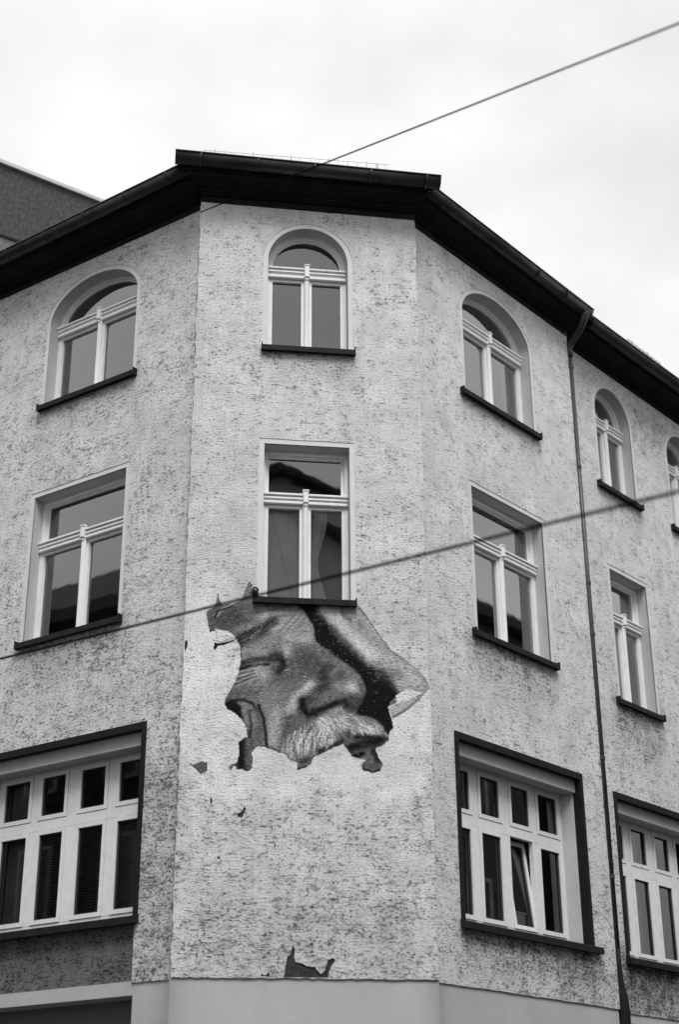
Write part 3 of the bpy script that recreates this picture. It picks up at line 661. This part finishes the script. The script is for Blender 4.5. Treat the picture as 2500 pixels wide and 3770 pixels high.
    st([(860, 910), (960, 890), (1060, 900)], 26, 172, .75); st([(890, 980), (910, 1010)], 24, 200, .8); st([(1080, 920), (1160, 950)], 20, 188, .75); st([(700, 1040), (760, 1080)], 26, 140, .6); st([(1000, 940), (1020, 985)], 13, 60, .8); st([(800, 960), (850, 1000)], 18, 92, .6)
    st([(1060, 992), (1150, 990), (1215, 1000)], 13, 44, .85); st([(860, 1070), (920, 1055), (985, 1010)], 12, 40, .8)
    hairs(330, None, lambda r: (lambda s: (680+260*s+r.uniform(-34, 30), 1010-120*s+r.uniform(-26, 80), r.uniform(-26, 8), r.uniform(34, 80)))(r.uniform(0, 1)), [236, 222, 205, 190, 172, 64, 92, 110])
    hairs(330, None, lambda r: (lambda s: (850+330*s, 880+46*s*s+r.uniform(-10, 34), r.uniform(16, 62), r.uniform(18, 66)*(1-.2*s)))(r.uniform(0, 1)), [240, 226, 208, 190, 170, 56, 86, 110])
    # --- lips, chin and ragged lower rim
    st([(1030, 1050), (1110, 1030), (1190, 1015)], 22, 26, .92); st([(1050, 1098), (1100, 1082)], 10, 12, .95); st([(1160, 1070), (1185, 1120)], 18, 40, .85); st([(1110, 1150), (1180, 1160)], 16, 92, .85); st([(1095, 1165), (1150, 1188), (1200, 1172)], 7, 30, .8); st([(1090, 1030), (1150, 1040)], 12, 66, .6)
    st([(765, 1125), (795, 1115)], 16, 66, .85); st([(742, 1172), (785, 1160)], 7, 12, .9); st([(560, 1048), (610, 1062), (640, 1080)], 6, 44, .8)
    # plaster dust caught on the dark ground, scuffs
    for k in range(120):
        x = rng.uniform(835, 1260); y = 380+(x-835)*.95+rng.uniform(-80, 110); st([(x, y)], rng.uniform(1.8, 3.6), rng.uniform(90, 200), rng.uniform(.3, .8))
    T += wob(30, 3)*5 + wob(12, 4)*5 + rng.normal(0, 6, X.shape)
    # --- torn outline
    M = [(235, 300), (285, 270), (292, 235), (303, 178), (308, 230), (330, 262), (385, 255), (430, 238), (450, 180), (474, 128), (492, 150), (490, 190), (500, 215), (505, 250), (1065, 250), (1078, 268), (1120, 320), (1160, 380), (1210, 450), (1262, 515), (1330, 560), (1392, 610), (1440, 660), (1472, 720), (1422, 765),
         (1285, 805), (1240, 822), (1245, 850), (1262, 900), (1268, 940), (1245, 965), (1242, 1010), (1205, 1040), (1170, 1055), (1186, 1100), (1213, 1140), (1195, 1178), (1150, 1190), (1097, 1172), (1088, 1142), (1112, 1117), (1062, 1106), (1040, 1100), (1012, 1060), (990, 1030), (942, 1047), (880, 1080), (832, 1100), (812, 1140), (785, 1160), (760, 1165), (738, 1180),
         (735, 1130), (692, 1112), (662, 1075), (640, 1080), (602, 1058), (560, 1046), (522, 1040), (488, 1075), (496, 1110), (490, 1162), (470, 1180), (430, 1168), (408, 1168), (388, 1146), (372, 1178), (358, 1162), (374, 1138), (404, 1132), (416, 1080), (412, 1020), (442, 994), (462, 990), (456, 940), (430, 890), (388, 856), (350, 836), (333, 800), (350, 760), (388, 700), (412, 640), (427, 560), (421, 490), (402, 452), (360, 412), (300, 402), (255, 416), (245, 370)]
    I = inside(M); D = dist(M, True); Dw = np.where(I, D, -D)+wob(26, 9)*1.2
    keep = Dw > 0
    edge = sm(1-Dw/8)*np.where(((X < 470) & (Y > 400)) | ((Y > 1000) & (X < 1000)), .5, .1); T = T*(1-edge)+18*edge
    def flap(pts, tone, soft=4):
        nonlocal keep
        fill(pts, tone, soft); keep |= inside(pts)
    flap([(280, 470), (300, 474), (352, 466), (404, 448), (398, 460), (340, 484), (302, 490), (284, 520), (276, 505)], 40, 4)
    flap([(285, 396), (360, 410), (398, 442), (345, 460), (298, 474)], 214); st([(290, 404), (296, 470)], 5, 150, .7); st([(310, 440), (380, 445)], 9, 178, .7)
    flap([(1258, 876), (1330, 834), (1424, 762), (1426, 772), (1338, 850), (1262, 892)], 120, 3)
    flap([(1243, 830), (1285, 806), (1360, 785), (1420, 765), (1330, 838), (1258, 880)], 164); flap([(1280, 764), (1345, 726), (1422, 750), (1360, 785), (1285, 806)], 220)
    st([(1325, 742), (1350, 772)], 4, 186, .6); st([(1370, 738), (1392, 762)], 4, 190, .6); st([(1298, 770), (1310, 792)], 4, 186, .5)
    st([(292, 325), (330, 285), (385, 262)], 8, 158, .85); st([(285, 335), (300, 300), (385, 270)], 4, 20, .85)
    sp = [(130, 1128), (165, 1140), (210, 1122), (246, 1130), (242, 1178), (206, 1198), (178, 1168)]
    m2 = inside(sp); T = np.where(m2 & ~keep, 96+wob(10, 2)*12, T); keep |= m2
    return np.clip(T, 6, 240), keep
def build_mural():
    du = .008
    us = np.arange(.0, 3.0, du); zs_ = np.arange(5.85, 8.55, du)
    UU, ZZ = np.meshgrid(us, zs_)
    den = H5[2, 0]*UU+H5[2, 1]*ZZ+1; X = (H5[0, 0]*UU+H5[0, 1]*ZZ+H5[0, 2])/den; Y = (H5[1, 0]*UU+H5[1, 1]*ZZ+H5[1, 2])/den
    T, keep = paint_face(X, Y)
    T = np.clip(108+(T-108)*1.28, 5, 244)
    lin = np.where(T/255 <= .04045, T/255/12.92, ((T/255+.055)/1.055)**2.4); alb = np.clip(lin*1.12, .008, .86)
    ny, nx = X.shape
    kq = keep[:-1, :-1] & keep[1:, :-1] & keep[:-1, 1:] & keep[1:, 1:]
    idx = np.arange(nx*ny).reshape(ny, nx); jj, ii = np.nonzero(kq)
    q = np.stack([idx[jj, ii], idx[jj, ii+1], idx[jj+1, ii+1], idx[jj+1, ii]], 1)
    used = np.unique(q); rm = np.zeros(nx*ny, int); rm[used] = np.arange(len(used)); q = rm[q]
    o0, d0, n0 = FR['C']; uu = UU.ravel()[used]; zz = ZZ.ravel()[used]; aa = alb.ravel()[used]
    co = np.stack([o0.x+uu, np.full(uu.shape, o0.y-.004), zz], 1)
    me = bpy.data.meshes.new('mural'); me.from_pydata(co.tolist(), [], q.tolist())
    at = me.color_attributes.new('paint', 'FLOAT_COLOR', 'POINT')
    at.data.foreach_set('color', np.stack([aa, aa, aa, np.ones_like(aa)], 1).astype(np.float32).ravel())
    m_, nt, b = newmat('mural_paint'); qn = G(nt); N = nt.nodes
    ca = N.new('ShaderNodeAttribute'); ca.attribute_name = 'paint'
    tc = N.new('ShaderNodeTexCoord'); rot = N.new('ShaderNodeMapping'); rot.inputs['Rotation'].default_value = (R(90), 0, 0); nt.links.new(tc.outputs['Object'], rot.inputs[0])
    n1 = qn.noise(rot.outputs[0], 40, 3, .65); n2 = qn.noise(rot.outputs[0], 14, 4, .6)
    k = qn.m('MULTIPLY', qn.ss(n1, .3, .7, .86, 1.14, 'LINEAR'), qn.m('SUBTRACT', 1., qn.m('MULTIPLY', qn.ss(n1, .585, .68), .5)))
    k = qn.m('MULTIPLY', k, qn.ss(n2, .35, .7, .94, 1.06, 'LINEAR'))
    vm = N.new('ShaderNodeVectorMath'); vm.operation = 'SCALE'; nt.links.new(ca.outputs['Color'], vm.inputs[0]); nt.links.new(k, vm.inputs['Scale'])
    mxp = N.new('ShaderNodeMix'); mxp.data_type = 'RGBA'; nt.links.new(qn.m('MULTIPLY', qn.ss(qn.noise(rot.outputs[0], 30, 5, .75, 1, 1, (4, 2, 0)), .62, .68), .6), mxp.inputs[0])
    nt.links.new(vm.outputs[0], mxp.inputs[6]); mxp.inputs[7].default_value = g(.5)
    nt.links.new(mxp.outputs[2], b.inputs['Base Color']); b.inputs['Roughness'].default_value = .9; b.inputs['Specular IOR Level'].default_value = .12
    bp = N.new('ShaderNodeBump'); bp.inputs['Distance'].default_value = .04; bp.inputs['Strength'].default_value = .9; nt.links.new(n1, bp.inputs['Height']); nt.links.new(bp.outputs[0], b.inputs['Normal'])
    me.materials.append(m_)
    o = bpy.data.objects.new('wall_mural', me); COL.objects.link(o)
    return tag(o, 'torn-edged wall painting of an old man\'s face with moustache, below the middle window', 'mural')
build_mural()

# ------------------------------------------------------------------ neighbour behind the left wing
NB = thing('neighbour_house', 'dark grey rendered gable of the taller house behind the left eaves', 'building', P('L', 9, 0, -4))
FR['G'] = (Vector(P('L', LE+.02, 0, 0)), -FR['L'][2], -FR['L'][1])      # gable plane: u runs inwards from the street, o faces the corner
def gz(u): return 20.32+(u-3.15)*.262+.02
m = MB(); m.quad(*[P('G', u, z, .0) for u, z in ((.0, 0), (11, 0), (11, gz(11)), (.0, gz(0)))])
m.quad(*[P('G', u, z, -9.) for u, z in ((.0, 0), (11, 0), (11, gz(11)), (.0, gz(0)))])
m.quad(P('G', 0, 0, 0), P('G', 0, gz(0), 0), P('G', 0, gz(0), -9), P('G', 0, 0, -9)).build('wall', 'neighbour_plaster', NB)
m = MB(); m.quad(P('G', -.4, gz(-.4)+.02, .06), P('G', 11.3, gz(11.3)+.02, .06), P('G', 11.3, gz(11.3)+.02, -9), P('G', -.4, gz(-.4)+.02, -9)); m.build('roof', 'house_roof', NB)
m = MB(); i = len(m.v)
for u in (-.4, 11.3):
    m.v += [P('G', u, gz(u)-.03, .002), P('G', u, gz(u)-.03, .07), P('G', u, gz(u)+.05, .07), P('G', u, gz(u)+.05, -.3)]
m.f += [(0, 1, 5, 4), (1, 2, 6, 5), (2, 3, 7, 6)]; m.build('verge_flashing', 'verge_metal', NB)
def gz2(u): return 18.7+(u-3.4)*.25
m = MB(); m.quad(*[P('G', u, z, .03) for u, z in ((.0, 10), (11, 10), (11, gz2(11)), (.0, gz2(0)))]); m.quad(*[P('G', u, z, o) for u, z, o in ((0, gz2(0), .0), (11, gz2(11), .0), (11, gz2(11), .03), (0, gz2(0), .03))]).build('lower_wall', 'neighbour_pale', NB)
m = MB(); m.quad(*[P('G', u, gz2(u)+dz, o) for u, dz, o in ((0, -.03, .05), (11, -.03, .05), (11, .03, .05), (0, .03, .05))]); m.quad(*[P('G', u, gz2(u)-.03, o) for u, o in ((0, .0), (11, .0), (11, .05), (0, .05))]).build('flashing', 'surround_paint', NB)

# ------------------------------------------------------------------ houses across the two streets (mirrored in the panes)
def house(label, wl, o, ua, ub, he, hr, dep, mat, name='terraced_house', bays=6, gable=False):
    """facade stands o metres out from wall wl and looks back at it"""
    e = thing(name, label, 'building', P(wl, (ua+ub)/2, 0, o+dep/2), 'houses across the street')
    m = MB(); c = lambda u, z, x: P(wl, u, z, o+x)
    if gable:
        um = (ua+ub)/2
        m.quad(c(ua, 0, 0), c(ub, 0, 0), c(ub, he, 0), c(um, hr, 0), c(ua, he, 0)); m.quad(c(ua, 0, dep), c(ub, 0, dep), c(ub, he, dep), c(um, hr, dep), c(ua, he, dep))
    else:
        m.quad(c(ua, 0, 0), c(ub, 0, 0), c(ub, he, 0), c(ua, he, 0)); m.quad(c(ua, 0, dep), c(ub, 0, dep), c(ub, he, dep), c(ua, he, dep))
    for u in (ua, ub):
        if gable: m.quad(c(u, 0, 0), c(u, 0, dep), c(u, he, dep), c(u, he, 0))
        else: m.quad(c(u, 0, 0), c(u, 0, dep), c(u, he, dep), c(u, hr, dep/2), c(u, he, 0))
    m.build('wall', mat, e)
    m = MB(); x = .6
    if gable:
        for s, (a, b) in enumerate(((ua-x, um), (ub+x, um))):
            za = he-.35
            m.quad(c(a, za+.2, -x), c(b, hr+.2, -x), c(b, hr+.2, dep+x), c(a, za+.2, dep+x)); m.quad(c(a, za, -x), c(b, hr-.05, -x), c(b, hr+.2, -x), c(a, za+.2, -x)); m.quad(c(a, za, -x), c(b, hr-.05, -x), c(b, hr-.05, dep), c(a, za, dep))
    else:
        m.quad(c(ua, he+.1, -x), c(ub, he+.1, -x), c(ub, hr+.3, dep/2), c(ua, hr+.3, dep/2)); m.quad(c(ua, he+.1, dep+x), c(ub, he+.1, dep+x), c(ub, hr+.3, dep/2), c(ua, hr+.3, dep/2)); m.quad(c(ua, he-.25, -x), c(ub, he-.25, -x), c(ub, he+.1, -x), c(ua, he+.1, -x)); m.quad(c(ua, he-.25, -x), c(ub, he-.25, -x), c(ub, he-.25, 0), c(ua, he-.25, 0))
    m.build('roof', 'house_roof', e)
    st_ = max(2, int(he/3.5))
    for k in range(bays):
        uc = ua+(ub-ua)*(k+.5)/bays
        for f in range(st_):
            z = 1.1+f*3.5
            if z+1.9 > he-.4: continue
            w_ = MB().ring(wl, [(uc-.62, z-.1), (uc+.62, z-.1), (uc+.62, z+1.95), (uc-.62, z+1.95)], [(uc-.5, z), (uc+.5, z), (uc+.5, z+1.85), (uc-.5, z+1.85)], o+.02, o-.06).build('window', 'house_pale', e)
            MB().quad(P(wl, uc-.5, z, o-.012), P(wl, uc+.5, z, o-.012), P(wl, uc+.5, z+1.85, o-.012), P(wl, uc-.5, z+1.85, o-.012)).build('pane', 'house_glass', w_)
    return e
house('dark row house mirrored in the left wing\'s rectangular window', 'L', 15, 2, 26, 16.4, 20.0, 10, 'house_dark', bays=8)
house('grey row house mirrored in the right wing\'s rectangular window', 'R', 15, 6, 32, 18.4, 22.0, 10, 'house_grey', bays=7)
house('low house at the right kerb that carries the upper wire', 'R', 15, -13, 5.6, 8.2, 11.5, 9, 'house_grey', bays=6)
house('broad gabled house mirrored in the fanlight of the middle window', 'C', 31, -8, 16, 20.2, 25.2, 14, 'house_pale', bays=7, gable=True)
house('smaller gabled house mirrored low in the fanlight of the middle window', 'C', 27.5, -2.5, 9.0, 19.4, 22.4, 3.4, 'house_pale', bays=4, gable=True)

# ------------------------------------------------------------------ wires over the street
def wire(a, b, rad, sag, label):
    a, b = Vector(a), Vector(b); n = 40
    o = MB().tube([a.lerp(b, k/n)+Vector((0, 0, -sag*4*(k/n)*(1-k/n))) for k in range(n+1)], rad, 8).build('overhead_wire', 'wire_black', None, True)
    return tag(o, label, 'wire', 'overhead wires')
wire((.0, -.2, 13.83), (5.74, -17.6, 4.9), .0085, .0, 'black wire slanting across the sky above the right eaves down to the chamfer')
pL_ = Vector((-1.792, -3.633, 6.151)); pR_ = Vector((2.535, -9.885, 5.207)); dv = pL_-pR_
wire(pL_+dv*1.7, pR_-dv*.85, .0115, 0., 'black wire crossing the facade in front of the middle window sill')

# ------------------------------------------------------------------ things behind the panes
def curtain(wl, ua, ub, za, zb, o, mat, label, folds=5, amp=.03, taper=0.):
    m = MB(); n = folds*6; rows = 10; th = .004
    def pt(k, r, s):
        t = k/n; zz = r/rows; width = 1-taper*math.sin(math.pi*min(1, zz*1.1))**2
        return P(wl, ua+(ub-ua)*t*width, za+(zb-za)*zz, o+amp*math.sin(t*folds*6.283)*(1-.3*zz)+s*th)
    for s in (0, 1):
        i = len(m.v); m.v += [pt(k, r, s) for r in range(rows+1) for k in range(n+1)]
        m.f += [(i+r*(n+1)+k, i+r*(n+1)+k+1, i+(r+1)*(n+1)+k+1, i+(r+1)*(n+1)+k) for r in range(rows) for k in range(n)]
    return tag(m.build('curtain', mat, None, True), label, 'curtain', 'curtains behind the panes')
curtain('C', 1.52, 1.78, 8.25, 9.55, -.32, 'curtain_white', 'pale gathered curtain in the right casement of the middle window', 3, .025, .45)
curtain('C', .99, 1.47, 8.25, 9.55, -.305, 'curtain_white', 'plain pale curtain added to brighten the left casement of the middle window', 4, .006)  # added close behind the glass to brighten this pane, in place of a reflection
curtain('L', 2.72, 3.24, 4.6, 6.5, -.45, 'curtain_dark', 'dark gathered curtain in the leftmost column of the blinds window', 6, .03)
curtain('R', 2.60, 2.95, 4.6, 6.45, -.48, 'curtain_dark', 'dark gathered curtain at the right of the window with the tilted casement', 5, .03)
curtain('R', .70, 1.22, 4.6, 6.45, -.48, 'curtain_white', 'light curtain at the left of the window with the tilted casement', 7, .02)
curtain('S', 4.72, 5.85, 4.6, 6.45, -.46, 'curtain_grey', 'grey curtain in the wide window beyond the downpipe', 12, .02)
curtain('S', 5.10, 5.30, 8.3, 9.5, -.36, 'curtain_white', 'light curtain in the rectangular window beyond the downpipe', 3, .02)
curtain('R', 1.20, 1.52, 8.25, 9.55, -.34, 'curtain_white', 'narrow pale curtain in the left casement of the right wing\'s rectangular window', 4, .02)
curtain('L', 1.95, 2.16, 11.85, 12.95, -.34, 'curtain_white', 'narrow pale curtain beside the mullion of the left arched window', 3, .02)
curtain('R', 2.55, 2.76, 11.85, 12.95, -.36, 'curtain_grey', 'grey curtain at the right edge of the arched window beside the downpipe', 3, .02)
# venetian blinds, one per lower casement
slat_me = None
def blind(u1, u2, label, tilt):
    global slat_me
    e = thing('window_blind', label, 'blind', P('L', (u1+u2)/2, 4.62, -.40), 'venetian blinds in the wide window')
    n_ = 30; me = None
    for k in range(n_):
        z = 4.66+k*.0355
        if me is None:
            m = MB(); hw = .017; a = tilt
            pr = [(-.40+hw*math.cos(a), hw*math.sin(a)), (-.40, .003), (-.40-hw*math.cos(a), -hw*math.sin(a)), (-.40, .0015)]
            m.prism('L', [(o, z+dz) for o, dz in pr], u1, u2); o = m.build('slat', 'blind_slat', e); me = o.data
        else:
            o = link('slat', me, e); o.location = (0, 0, k*.0355)
    MB().box('L', u1, u2, 4.66+n_*.0355, 4.70+n_*.0355, -.42, -.385).build('head_rail', 'blind_slat', e)
blind(.705, 1.24, 'pale slatted blind lowered in the rightmost column of the wide window', .5); blind(1.40, 1.89, 'dark slatted blind in the third column of the wide window', .3); blind(2.07, 2.57, 'dark slatted blind in the second column of the wide window', .3)
# odds and ends on the inner sill of the tilted casement
t = thing('storage_box', 'white box standing on the inner sill behind the tilted casement', 'box', P('R', 2.35, 4.62, -.46))
MB().box('R', 2.26, 2.46, 4.62, 4.80, -.54, -.40, .01).build('body', 'curtain_white', t); MB().box('R', 2.25, 2.47, 4.802, 4.83, -.55, -.39, .006).build('lid', 'white_plastic', t)
